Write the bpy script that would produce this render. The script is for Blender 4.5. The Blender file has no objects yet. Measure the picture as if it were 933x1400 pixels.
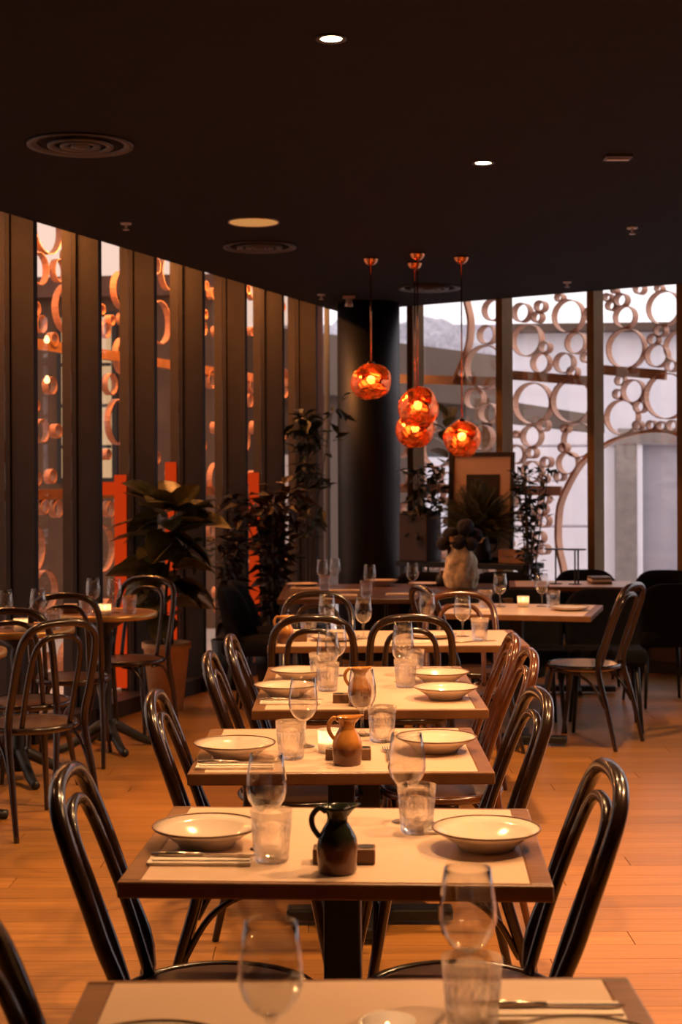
import bpy, bmesh, math, random
from mathutils import Vector, Matrix, noise
R = math.radians
PI = math.pi
SC = bpy.context.scene
COL = SC.collection
rnd = random.Random(7)

# ------------------------------------------------------------------ camera, sky, exposure
cam_d = bpy.data.cameras.new('camera')
cam = bpy.data.objects.new('camera', cam_d); COL.objects.link(cam)
cam_d.sensor_fit = 'VERTICAL'; cam_d.sensor_height = 36; cam_d.sensor_width = 24
cam_d.lens = 2050 / 1400 * 36
cam_d.shift_y = -46 / 1400
cam_d.clip_start = .05; cam_d.clip_end = 300
cam.matrix_world = Matrix.Translation((0, 0, 1.5)) @ Matrix.Rotation(R(90), 4, 'X') @ Matrix.Rotation(R(-.25), 4, 'Z')
cam_d.dof.use_dof = True; cam_d.dof.focus_distance = 4.3; cam_d.dof.aperture_fstop = 5.6
SC.camera = cam
vs = SC.view_settings
vs.view_transform = 'Standard'; vs.look = 'None'; vs.gamma = 1; vs.use_curve_mapping = False
vs.exposure = 0.5
cy = SC.cycles
cy.use_denoising = True
cy.max_bounces = 10; cy.diffuse_bounces = 4; cy.glossy_bounces = 6; cy.transmission_bounces = 8; cy.transparent_max_bounces = 40
cy.sample_clamp_indirect = 4; cy.blur_glossy = .5

W = bpy.data.worlds.new('sky'); SC.world = W; W.use_nodes = True
nt = W.node_tree; nt.nodes.clear()
wo = nt.nodes.new('ShaderNodeOutputWorld'); bg = nt.nodes.new('ShaderNodeBackground')
tc = nt.nodes.new('ShaderNodeTexCoord'); nz = nt.nodes.new('ShaderNodeTexNoise'); rp = nt.nodes.new('ShaderNodeValToRGB')
nz.inputs['Scale'].default_value = 2.2; nz.inputs['Detail'].default_value = 4
rp.color_ramp.elements[0].color = (.80, .74, .80, 1); rp.color_ramp.elements[1].color = (1, .90, .87, 1)
nt.links.new(tc.outputs['Generated'], nz.inputs['Vector']); nt.links.new(nz.outputs['Fac'], rp.inputs['Fac'])
nt.links.new(rp.outputs['Color'], bg.inputs['Color']); nt.links.new(bg.outputs[0], wo.inputs[0])
bg.inputs['Strength'].default_value = 1.4

WARM = (1, .525, .225)
H = 2.96            # ceiling height
TOP = .76           # table height

# ------------------------------------------------------------------ materials
def srgb(r, g, b):
    f = lambda c: (c / 255 / 12.92) if c / 255 <= .04045 else ((c / 255 + .055) / 1.055) ** 2.4
    return (f(r), f(g), f(b), 1)
def c4(c): return tuple(c) if len(c) == 4 else tuple(c) + (1,)
MATS = {}
def mat(name, col, rough=.5, metal=0, var=.15, scale=8, bump=0, bscale=60, stretch=(1, 1, 1), obj_rand=0, spec=.5, coat=0):
    m = bpy.data.materials.new(name); m.use_nodes = True; t = m.node_tree; N = t.nodes; L = t.links
    b = N['Principled BSDF']
    b.inputs['Roughness'].default_value = rough; b.inputs['Metallic'].default_value = metal
    b.inputs['Specular IOR Level'].default_value = spec; b.inputs['Coat Weight'].default_value = coat
    tcx = N.new('ShaderNodeTexCoord'); mp = N.new('ShaderNodeMapping'); mp.inputs['Scale'].default_value = stretch
    L.new(tcx.outputs['Object'], mp.inputs['Vector'])
    n = N.new('ShaderNodeTexNoise'); n.inputs['Scale'].default_value = scale; n.inputs['Detail'].default_value = 5
    L.new(mp.outputs[0], n.inputs['Vector'])
    r = N.new('ShaderNodeValToRGB'); c = c4(col)
    r.color_ramp.elements[0].position = .3; r.color_ramp.elements[1].position = .7
    r.color_ramp.elements[0].color = tuple(x * (1 - var) for x in c[:3]) + (1,)
    r.color_ramp.elements[1].color = tuple(min(1, x * (1 + var)) for x in c[:3]) + (1,)
    L.new(n.outputs['Fac'], r.inputs['Fac']); out = r.outputs['Color']
    if obj_rand:
        oi = N.new('ShaderNodeObjectInfo'); mr = N.new('ShaderNodeMapRange')
        mr.inputs['To Min'].default_value = 1 - obj_rand; mr.inputs['To Max'].default_value = 1 + obj_rand
        L.new(oi.outputs['Random'], mr.inputs['Value'])
        hs = N.new('ShaderNodeHueSaturation'); L.new(mr.outputs[0], hs.inputs['Value']); L.new(out, hs.inputs['Color']); out = hs.outputs['Color']
    L.new(out, b.inputs['Base Color'])
    if bump:
        n2 = N.new('ShaderNodeTexNoise'); n2.inputs['Scale'].default_value = bscale; L.new(mp.outputs[0], n2.inputs['Vector'])
        bp = N.new('ShaderNodeBump'); bp.inputs['Strength'].default_value = bump; bp.inputs['Distance'].default_value = .01
        L.new(n2.outputs['Fac'], bp.inputs['Height']); L.new(bp.outputs[0], b.inputs['Normal'])
    MATS[name] = m
    return m
def emit(name, col, s):
    m = bpy.data.materials.new(name); m.use_nodes = True; t = m.node_tree; t.nodes.clear()
    o = t.nodes.new('ShaderNodeOutputMaterial'); e = t.nodes.new('ShaderNodeEmission')
    e.inputs['Color'].default_value = c4(col); e.inputs['Strength'].default_value = s
    t.links.new(e.outputs[0], o.inputs[0]); MATS[name] = m
    return m
def thin_glass(name, tint=(1, 1, 1), ior=1.45, rough=0, bump=0, bscale=30, frost=0, gain=1.0):
    # a thin clear wall: what the Fresnel term does not reflect goes straight through
    m = bpy.data.materials.new(name); m.use_nodes = True; t = m.node_tree; t.nodes.clear(); N = t.nodes; L = t.links
    o = N.new('ShaderNodeOutputMaterial'); tr = N.new('ShaderNodeBsdfTransparent'); gl = N.new('ShaderNodeBsdfGlossy')
    tr.inputs['Color'].default_value = c4(tint); gl.inputs['Roughness'].default_value = rough
    f0 = ((ior - 1) / (ior + 1)) ** 2
    fr = N.new('ShaderNodeLayerWeight'); fr.inputs['Blend'].default_value = .5            # Schlick: f0 + (1 - f0)(1 - cos)^5, the same from both sides
    pw = N.new('ShaderNodeMath'); pw.operation = 'POWER'; pw.inputs[1].default_value = 5
    mul = N.new('ShaderNodeMath'); mul.operation = 'MULTIPLY_ADD'; mul.inputs[1].default_value = (1 - f0) * gain; mul.inputs[2].default_value = f0 * gain; mul.use_clamp = True
    mx = N.new('ShaderNodeMixShader')
    L.new(fr.outputs['Facing'], pw.inputs[0]); L.new(pw.outputs[0], mul.inputs[0]); L.new(mul.outputs[0], mx.inputs[0]); L.new(tr.outputs[0], mx.inputs[1]); L.new(gl.outputs[0], mx.inputs[2])
    if bump:
        tcx = N.new('ShaderNodeTexCoord'); n = N.new('ShaderNodeTexNoise'); n.inputs['Scale'].default_value = bscale
        L.new(tcx.outputs['Object'], n.inputs['Vector'])
        bp = N.new('ShaderNodeBump'); bp.inputs['Strength'].default_value = bump; bp.inputs['Distance'].default_value = .01
        L.new(n.outputs['Fac'], bp.inputs['Height']); L.new(bp.outputs[0], gl.inputs['Normal']); L.new(bp.outputs[0], fr.inputs['Normal'])
    out = mx.outputs[0]
    if frost:
        tl = N.new('ShaderNodeBsdfTranslucent'); tl.inputs['Color'].default_value = (.95, .93, .9, 1)
        m2 = N.new('ShaderNodeMixShader'); m2.inputs[0].default_value = frost
        L.new(out, m2.inputs[1]); L.new(tl.outputs[0], m2.inputs[2]); out = m2.outputs[0]
    L.new(out, o.inputs[0]); MATS[name] = m
    return m

M_ceiling = mat('ceiling_paint', (.013, .0095, .0105), .9, spec=.15, var=.1, bump=.15, bscale=90)
M_dark = mat('dark_wall_paint', (.03, .025, .025), .6)
M_floor = mat('floor_timber', (.38, .17, .04), .42, var=.22, scale=3, stretch=(.5, 9, 1), bump=.05, bscale=30)
M_plank = mat('plank_timber', (.38, .165, .036), .34, var=.2, scale=5, stretch=(.6, 9, 1), bump=.03, bscale=20, obj_rand=.13)
M_fin = mat('bronze_brown_mullion', (.027, .020, .0175), .65, spec=.25, var=.12, bump=.1, bscale=40)
M_finR = mat('bronze_olive_mullion', (.21, .12, .045), .6, spec=.15, var=.12, bump=.1, bscale=40)
M_base = mat('dark_baseboard', (.05, .03, .025), .5)
M_sill = mat('brown_sill_wall', (.13, .06, .04), .6)
M_pane = thin_glass('window_glass', (.96, .95, .95), 1.5)
M_paneL = thin_glass('bronze_tinted_glass', (.80, .70, .62), 1.5)
M_glass = thin_glass('clear_glass', (.975, .97, .965), 1.5, gain=2.4)
def solid_glass(name, col, ior, rough):
    m = bpy.data.materials.new(name); m.use_nodes = True; t = m.node_tree; t.nodes.clear()
    o = t.nodes.new('ShaderNodeOutputMaterial'); g_ = t.nodes.new('ShaderNodeBsdfGlass')
    g_.inputs['Color'].default_value = c4(col); g_.inputs['IOR'].default_value = ior; g_.inputs['Roughness'].default_value = rough
    tr = t.nodes.new('ShaderNodeBsdfTransparent'); mx = t.nodes.new('ShaderNodeMixShader'); mx.inputs[0].default_value = .42
    t.links.new(tr.outputs[0], mx.inputs[1]); t.links.new(g_.outputs[0], mx.inputs[2]); t.links.new(mx.outputs[0], o.inputs[0]); MATS[name] = m
    return m
M_cut = solid_glass('cut_glass', (1, .99, .98), 1.46, 0)
M_votive = thin_glass('votive_glass', (1, .95, .88), 1.5, .05, frost=.6)
M_column = mat('black_blue_column', (.007, .008, .012), .5, var=.1)
M_ring = mat('bronze_ring_metal', (.46, .22, .125), .45, .55, var=.18, obj_rand=.12)
M_copper = mat('copper_bar', (.40, .19, .09), .5, .4, var=.2)
M_wood = mat('table_edge_wood', (.17, .072, .026), .38, var=.25, scale=10, stretch=(1, 8, 1))
M_top = mat('pale_table_top', (.62, .445, .315), .36, var=.05, scale=4)
M_darkwood = mat('dark_table_wood', (.095, .044, .022), .3, var=.25, scale=8, stretch=(1, 8, 1))
M_iron = mat('black_iron', (.009, .008, .009), .45, var=.1)
M_chair = mat('dark_bentwood', (.020, .0085, .0055), .24, var=.3, scale=12, coat=.4)
M_chairred = mat('reddish_bentwood', (.085, .026, .01), .24, var=.3, scale=12, coat=.4)
M_seat = mat('chair_seat_wood', (.07, .032, .018), .35, var=.2)
M_cane = mat('pale_cane_seat', (.8, .58, .4), .45, var=.15, scale=60)
M_black = mat('black_upholstery', (.007, .007, .010), .9, spec=.12, var=.2, bump=.2, bscale=200)
M_plate = mat('cream_stoneware', (.66, .54, .43), .14, var=.07)
M_rim = mat('brown_plate_rim', (.16, .08, .04), .35)
M_napkin = mat('linen_napkin', (.78, .66, .54), .85, var=.06, bump=.2, bscale=200)
M_steel = mat('cutlery_steel', (.55, .45, .38), .22, .9)
M_block = mat('wooden_block', (.16, .075, .03), .5, var=.25, stretch=(1, 6, 1))
M_wax = mat('candle_wax', (.85, .75, .6), .5)
M_flame = emit('flame', (1, .55, .2), 14)
M_terracotta = mat('terracotta', (.60, .32, .15), .75, var=.15, bump=.2)
M_soil = mat('soil', (.03, .02, .015), .95)
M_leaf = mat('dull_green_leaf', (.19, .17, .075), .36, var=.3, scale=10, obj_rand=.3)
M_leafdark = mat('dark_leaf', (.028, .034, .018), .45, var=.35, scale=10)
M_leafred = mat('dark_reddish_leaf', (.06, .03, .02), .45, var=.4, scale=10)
M_fern = mat('fern_green', (.085, .09, .045), .5, var=.3, scale=14, obj_rand=.3)
M_stem = mat('stem_brown', (.06, .04, .025), .6)
M_vase = mat('pale_carved_stone', (.66, .53, .36), .8, var=.35, scale=28, bump=.8, bscale=34)
M_thistle = mat('dark_thistle', (.02, .02, .03), .9, bump=1, bscale=160)
M_frame = mat('black_frame_wood', (.012, .01, .011), .4)
M_mat = mat('pink_beige_mat', (.62, .43, .36), .8, var=.04)
M_print = mat('dark_print', (.02, .016, .016), .35, var=.6, scale=6)
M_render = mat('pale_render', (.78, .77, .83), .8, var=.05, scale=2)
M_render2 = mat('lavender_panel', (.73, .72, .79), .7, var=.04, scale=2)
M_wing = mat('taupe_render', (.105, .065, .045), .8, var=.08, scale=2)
M_portal = mat('taupe_door_frame', (.24, .20, .185), .5)
M_brick = mat('brown_brick_building', (.12, .07, .045), .8, var=.2, scale=3)
M_pave = mat('pale_paving', (.5, .47, .47), .8, var=.08, scale=2)
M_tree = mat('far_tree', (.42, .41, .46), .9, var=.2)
M_lit = emit('lit_window', (1, .78, .52), .8)
M_neon = emit('red_neon', (1, .085, .012), .62)
M_lamp = emit('downlight_lens', (1, .8, .5), 18)
M_amber = emit('amber_glow', (1, .6, .25), 6)
M_bulb = emit('bulb', (1, .62, .25), 30)
M_grille = mat('cream_grille', (.72, .6, .45), .6)
M_trimgrey = mat('grey_ceiling_trim', (.06, .05, .05), .5)
M_sprink = mat('pale_sprinkler', (.5, .42, .38), .4, .3)

def glaze(name, top, bot, zs, rough=.12):
    m = mat(name, top, rough, var=.1); t = m.node_tree; b = t.nodes['Principled BSDF']
    tcx = t.nodes.new('ShaderNodeTexCoord'); sx = t.nodes.new('ShaderNodeSeparateXYZ'); r = t.nodes.new('ShaderNodeValToRGB')
    n = t.nodes.new('ShaderNodeTexNoise'); n.inputs['Scale'].default_value = 25
    ma = t.nodes.new('ShaderNodeMath'); ma.operation = 'MULTIPLY_ADD'; ma.inputs[1].default_value = .025; 
    t.links.new(tcx.outputs['Object'], sx.inputs[0]); t.links.new(tcx.outputs['Object'], n.inputs['Vector'])
    t.links.new(n.outputs['Fac'], ma.inputs[0]); t.links.new(sx.outputs['Z'], ma.inputs[2])
    mr = t.nodes.new('ShaderNodeMapRange'); mr.inputs['From Min'].default_value = zs; mr.inputs['From Max'].default_value = zs + .022
    t.links.new(ma.outputs[0], mr.inputs['Value']); t.links.new(mr.outputs[0], r.inputs['Fac'])
    r.color_ramp.elements[0].color = c4(bot); r.color_ramp.elements[1].color = c4(top)
    t.links.new(r.outputs['Color'], b.inputs['Base Color'])
    return m
M_jugg = glaze('green_glazed_stoneware', (.022, .026, .016), (.13, .05, .028), .055)
M_juga = glaze('amber_glazed_stoneware', (.48, .20, .045), (.12, .045, .022), .052)

def copper_glass():
    m = bpy.data.materials.new('copper_lustre_glass'); m.use_nodes = True; t = m.node_tree; t.nodes.clear(); N = t.nodes; L = t.links
    o = N.new('ShaderNodeOutputMaterial'); tr = N.new('ShaderNodeBsdfTransparent'); gl = N.new('ShaderNodeBsdfGlossy')
    tr.inputs['Color'].default_value = (1, .30, .10, 1); gl.inputs['Color'].default_value = (1, .34, .15, 1); gl.inputs['Roughness'].default_value = .06
    tcx = N.new('ShaderNodeTexCoord'); n = N.new('ShaderNodeTexNoise'); n.inputs['Scale'].default_value = 7; n.inputs['Detail'].default_value = 2; n.inputs['Distortion'].default_value = 1.2
    L.new(tcx.outputs['Object'], n.inputs['Vector'])
    bp = N.new('ShaderNodeBump'); bp.inputs['Strength'].default_value = .8; bp.inputs['Distance'].default_value = .03
    L.new(n.outputs['Fac'], bp.inputs['Height']); L.new(bp.outputs[0], gl.inputs['Normal'])
    r = N.new('ShaderNodeMapRange'); r.inputs['From Min'].default_value = .35; r.inputs['From Max'].default_value = .65
    r.inputs['To Min'].default_value = .3; r.inputs['To Max'].default_value = .85
    L.new(n.outputs['Fac'], r.inputs['Value'])
    tl = N.new('ShaderNodeBsdfTranslucent'); tl.inputs['Color'].default_value = (1, .22, .05, 1)
    m1 = N.new('ShaderNodeMixShader'); m1.inputs[0].default_value = .12
    L.new(tr.outputs[0], m1.inputs[1]); L.new(tl.outputs[0], m1.inputs[2])
    mx = N.new('ShaderNodeMixShader'); L.new(r.outputs[0], mx.inputs[0]); L.new(m1.outputs[0], mx.inputs[1]); L.new(gl.outputs[0], mx.inputs[2])
    L.new(mx.outputs[0], o.inputs[0])
    return m
M_globe = copper_glass()
M_canopy = mat('copper_canopy', (.75, .28, .12), .15, 1)

# ------------------------------------------------------------------ helpers
def obj(name, bm, m, parent=None, smooth=False, loc=None, kind=None):
    me = bpy.data.meshes.new(name)
    bmesh.ops.recalc_face_normals(bm, faces=bm.faces)
    bm.to_mesh(me); bm.free()
    if smooth:
        for p in me.polygons: p.use_smooth = True
    if m: me.materials.append(m)
    return link(name, me, parent, loc, kind)
def link(name, me, parent=None, loc=None, kind=None):
    o = bpy.data.objects.new(name, me); COL.objects.link(o)
    if parent: o.parent = parent
    if loc: o.location = loc
    if kind: o['kind'] = kind
    return o
def thing(name, label, cat, loc=(0, 0, 0), rz=0, group=None):
    o = bpy.data.objects.new(name, None); COL.objects.link(o); o.empty_display_size = .1
    o.location = loc; o.rotation_euler = (0, 0, rz); o['label'] = label; o['category'] = cat
    if group: o['group'] = group
    return o
def tag(o, label, cat, group=None):
    o['label'] = label; o['category'] = cat
    if group: o['group'] = group
    return o
def structure(name):
    o = bpy.data.objects.new(name, None); COL.objects.link(o); o['kind'] = 'structure'; o.empty_display_size = .1
    return o
def clone(src, parent=None):
    c = src.copy(); COL.objects.link(c)
    if parent: c.parent = parent
    for ch in src.children: clone(ch, c)
    return c
PROTO = {}
def put(key, builder, label, loc, rz=0, group=None):
    if key not in PROTO: PROTO[key] = o = builder()
    else: o = clone(PROTO[key])
    o.location = loc; o.rotation_euler = (0, 0, rz); o['label'] = label
    if group: o['group'] = group
    elif 'group' in o: del o['group']
    return o
def box(bm, c, s, mtx=None):
    r = bmesh.ops.create_cube(bm, size=1)
    T = Matrix.Translation(c) @ Matrix.Diagonal((s[0], s[1], s[2], 1))
    bmesh.ops.transform(bm, matrix=(mtx @ T) if mtx else T, verts=r['verts'])
    return r['verts']
def newbox(c, s, bev=0, seg=2):
    bm = bmesh.new(); box(bm, c, s)
    if bev: bmesh.ops.bevel(bm, geom=list(bm.edges), offset=bev, segments=seg, affect='EDGES', profile=.5)
    return bm
def lathe(bm, prof, n=24, c=(0, 0, 0), facet=0, closed=False):
    rings = []
    for (r, z) in prof:
        if r < 1e-6: rings.append([bm.verts.new((c[0], c[1], c[2] + z))])
        else:
            rings.append([bm.verts.new((c[0] + r * (1 - (facet if k % 2 else 0)) * math.cos(2 * PI * k / n), c[1] + r * (1 - (facet if k % 2 else 0)) * math.sin(2 * PI * k / n), c[2] + z)) for k in range(n)])
    pairs = list(zip(rings, rings[1:]))
    if closed: pairs.append((rings[-1], rings[0]))
    for a, b in pairs:
        if len(a) == 1 and len(b) == 1: continue
        for k in range(n):
            j = (k + 1) % n
            if len(a) == 1: bm.faces.new((a[0], b[j], b[k]))
            elif len(b) == 1: bm.faces.new((a[k], a[j], b[0]))
            else: bm.faces.new((a[k], a[j], b[j], b[k]))
    return bm
def spline(pts, sub=6):
    P = [Vector(p) for p in pts]; out = []
    for i in range(len(P) - 1):
        p0 = P[max(i - 1, 0)]; p1 = P[i]; p2 = P[i + 1]; p3 = P[min(i + 2, len(P) - 1)]
        for k in range(sub):
            t = k / sub
            out.append(.5 * ((2 * p1) + (p2 - p0) * t + (2 * p0 - 5 * p1 + 4 * p2 - p3) * t * t + (3 * p1 - p0 - 3 * p2 + p3) * t ** 3))
    out.append(P[-1])
    return out
def tube(bm, pts, r, n=8, closed=False):
    P = [Vector(p) for p in pts]; m = len(P)
    rs = r if isinstance(r, (list, tuple)) else [r] * m
    up = None; rings = []
    for i in range(m):
        a = P[i - 1] if (i > 0 or closed) else P[i]; b = P[(i + 1) % m] if (i < m - 1 or closed) else P[i]
        t = (b - a).normalized()
        if up is None: up = t.orthogonal().normalized()
        up = (up - t * up.dot(t)).normalized(); v = t.cross(up)
        rings.append([bm.verts.new(P[i] + (up * math.cos(2 * PI * k / n) + v * math.sin(2 * PI * k / n)) * rs[i]) for k in range(n)])
    for i in range(m if closed else m - 1):
        a = rings[i]; b = rings[(i + 1) % m]
        for k in range(n):
            j = (k + 1) % n; bm.faces.new((a[k], a[j], b[j], b[k]))
    if not closed:
        bm.faces.new(list(reversed(rings[0]))); bm.faces.new(rings[-1])
    return bm
def prism(bm, pts, z0, z1):
    a = [bm.verts.new((x, y, z0)) for x, y in pts]; b = [bm.verts.new((x, y, z1)) for x, y in pts]
    n = len(pts)
    bm.faces.new(list(reversed(a))); bm.faces.new(b)
    for k in range(n): bm.faces.new((a[k], a[(k + 1) % n], b[(k + 1) % n], b[k]))
    return bm
def lamp(name, kind, loc, energy, col=WARM, parent=None, rot=None, **kw):
    d = bpy.data.lights.new(name, kind); d.energy = energy; d.color = col
    for k, v in kw.items(): setattr(d, k, v)
    o = bpy.data.objects.new(name, d); COL.objects.link(o); o.location = loc
    if rot: o.rotation_euler = rot
    if parent: o.parent = parent
    return o

# ------------------------------------------------------------------ the room: two facades meeting behind the column
LA = Vector((-1.728, 8.495, 0)); LU = Vector((.344, .939, 0)); LN = Vector((.939, -.344, 0))       # left facade: origin, along, inward
RA = Vector((.63, 12.716, 0)); RU = Vector((.818, -.575, 0)); RN = Vector((-.575, -.818, 0))       # right facade
def facade(o, u, n): return Matrix(((u.x, n.x, 0, o.x), (u.y, n.y, 0, o.y), (0, 0, 1, 0), (0, 0, 0, 1)))
FL = facade(LA, LU, LN); FR = facade(RA, RU, RN)
def fbox(bm, F, s0, s1, n0, n1, z0, z1): box(bm, ((s0 + s1) / 2, (n0 + n1) / 2, (z0 + z1) / 2), (s1 - s0, n1 - n0, z1 - z0), F); return bm
def fp(F, s, n=0, z=0): return F @ Vector((s, n, z))
corner = (-.008, 13.17)
pA = fp(FL, -13); pB = fp(FR, 9)
room = [(pA.x, pA.y), corner, (pB.x, pB.y), (8.2, -3.7), (pA.x, -3.7)]
room = [(pA.x, pA.y)] + room[1:4]
oA = fp(FL, -13, -.34); oC = (-.10, 13.6); oB = fp(FR, 9, -.34)
outer = [(oA.x, oA.y), oC, (oB.x, oB.y), (8.4, -3.7)]
f = obj('floor', prism(bmesh.new(), outer, -.3, -.006), M_floor, kind='structure')
obj('ceiling', prism(bmesh.new(), room, H, H + .3), M_ceiling, kind='structure')
sof = obj('trim_1', prism(bmesh.new(), outer, H + .3, H + .4), M_ceiling, kind='structure')
g = bmesh.new(); box(g, (0, 20, -.42), (140, 140, .2)); obj('ground', g, M_pave, kind='structure')
obj('wall_back', newbox(((pA.x + 8.2) / 2, -3.8, 1.6), (8.4 - pA.x, .2, 3.4)), M_dark, kind='structure')
obj('wall_right', newbox((8.3, 1.8, 1.6), (.2, 11, 3.4)), M_dark, kind='structure')
w = bmesh.new(); fbox(w, FL, -13.2, -4.6, -.3, -.05, 0, H + .3); obj('wall_left', w, M_dark, kind='structure')

# floor boards, laid across the room
pl_me = bpy.data.meshes.new('plank'); b = bmesh.new()
box(b, (0, 0, -.006), (1, .138, .012)); b.to_mesh(pl_me); b.free(); pl_me.materials.append(M_plank)
y = 3.9; row = 0; npl = 0
while y < 12.9:
    xl = -1.728 + (y - 8.495) * .366 - .12 if y > 5 else -2.2
    xl = max(xl, -.24 * y - .7)
    xr = min(.24 * y + .9, (.63 + (12.716 - y) / .575 * .818) + .1)
    x = xl - (row * .67 % 1.7)
    while x < xr:
        a = max(x, xl); e = min(x + 2.05, xr)
        if e - a > .1 and npl < 298:
            o = link('plank', pl_me, f, ((a + e) / 2, y, 0)); o.scale = (e - a - .004, 1, 1); npl += 1
        x += 2.05
    y += .14; row += 1

# left facade: deep mullions standing on both sides of the glass
SP = .74
for k in range(-6, 7):
    s = k * SP
    win = structure('window_%d' % (k + 7))
    bm = bmesh.new(); fbox(bm, FL, s - .022, s + .022, -.175, 0, 0, H + .28); fbox(bm, FL, s - .022, s + .022, -.255, -.19, 0, H + .28)
    obj('mullion', bm, M_fin, win)
    bm = bmesh.new(); fbox(bm, FL, s + .022, s + .032, -.2, -.15, .1, H + .28); fbox(bm, FL, s + SP - .034, s + SP - .024, -.2, -.15, .1, H + .28)
    obj('glazing_bead', bm, M_fin, win)
    if k < 6:
        bm = bmesh.new(); fbox(bm, FL, s + .033, s + SP - .035, -.186, -.178, .1, H + .28); obj('pane', bm, M_paneL, win)
        if k in (4,): pass
bm = bmesh.new(); fbox(bm, FL, -4.6, 5.0, -.3, -.02, 0, .1); obj('baseboard_left', bm, M_base, kind='structure')
# right facade
SR = [-.62, -.05, .813, 1.63, 2.375, 3.2, 4.02, 4.84, 5.66, 6.48, 7.3, 8.12, 8.9]
for k, s in enumerate(SR):
    win = structure('window_%d' % (k + 20))
    bm = bmesh.new(); fbox(bm, FR, s - .03, s + .03, -.18, 0, .42, H + .28); obj('mullion', bm, M_finR, win)
    if k < len(SR) - 1:
        bm = bmesh.new(); fbox(bm, FR, s + .04, SR[k + 1] - .04, -.186, -.178, .44, H + .28); obj('pane', bm, M_pane, win)
        bm = bmesh.new(); fbox(bm, FR, s + .03, SR[k + 1] - .03, -.2, -.16, .42, .45); obj('bottom_rail', bm, M_finR, win)
bm = bmesh.new(); fbox(bm, FR, -.75, 9, -.28, -.01, 0, .42); obj('wall_window_sill', bm, M_sill, kind='structure')
bm = bmesh.new(); fbox(bm, FR, -.75, 9, -.01, .012, 0, .09); obj('baseboard_right', bm, M_base, kind='structure')
bm = bmesh.new(); fbox(bm, FL, 4.53, 5.02, -.2, -.16, 0, H + .28); fbox(bm, FR, -.9, -.6, -.22, -.16, 0, H + .28); obj('trim_2', bm, M_finR, kind='structure')
# black column where the facades meet
bm = lathe(bmesh.new(), [(0, 0), (.262, 0), (.262, H), (0, H)], 48, (.235, 12.55, 0))
obj('column', bm, M_column, smooth=False, kind='structure')
for p in bpy.data.objects['column'].data.polygons: p.use_smooth = abs(p.normal.z) < .5

# ------------------------------------------------------------------ ring screens outside the glass
def ring_mesh(inner, d=.1, n=28):
    bm = bmesh.new(); lathe(bm, [(1, -d / 2), (1, d / 2), (inner, d / 2), (inner, -d / 2)], n, closed=True)
    me = bpy.data.meshes.new('ring'); bmesh.ops.recalc_face_normals(bm, faces=bm.faces); bm.to_mesh(me); bm.free(); me.materials.append(M_ring)
    for p in me.polygons: p.use_smooth = True
    return me
RING_S, RING_M, RING_L = ring_mesh(.84), ring_mesh(.92), ring_mesh(.955)
for me in (RING_S, RING_M, RING_L): 
    e = me.edges
    me.polygons.foreach_set('use_smooth', [False] * len(me.polygons))
def ring(parent, F, s, n, z, r):
    me = RING_S if r < .06 else RING_M if r < .11 else RING_L
    o = link('ring', me, parent)
    M = F.to_3x3() @ Matrix(((1, 0, 0), (0, 0, -1), (0, 1, 0)))
    o.matrix_world = Matrix.Translation(fp(F, s, n, z)) @ M.to_4x4() @ Matrix.Diagonal((r, r, 1, 1))
    return o
def band(bm, F, n, pts, wd=.1, th=.012):
    P = spline([(s, 0, z) for s, z in pts], 5); vs = []
    for i, p in enumerate(P):
        t = (P[min(i + 1, len(P) - 1)] - P[max(i - 1, 0)]).normalized(); q = Vector((-t.z, 0, t.x)) * th
        vs.append([bm.verts.new(F @ Vector((p.x + a * q.x, n + c * wd / 2, p.z + a * q.z))) for a, c in ((-1, -1), (1, -1), (1, 1), (-1, 1))])
    for a, b in zip(vs, vs[1:]):
        for k in range(4): bm.faces.new((a[k], a[(k + 1) % 4], b[(k + 1) % 4], b[k]))
    bm.faces.new(vs[0]); bm.faces.new(list(reversed(vs[-1])))
    return bm
scr = thing('ring_screen', 'screen of bronze metal rings outside the bright far windows', 'screen')
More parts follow.
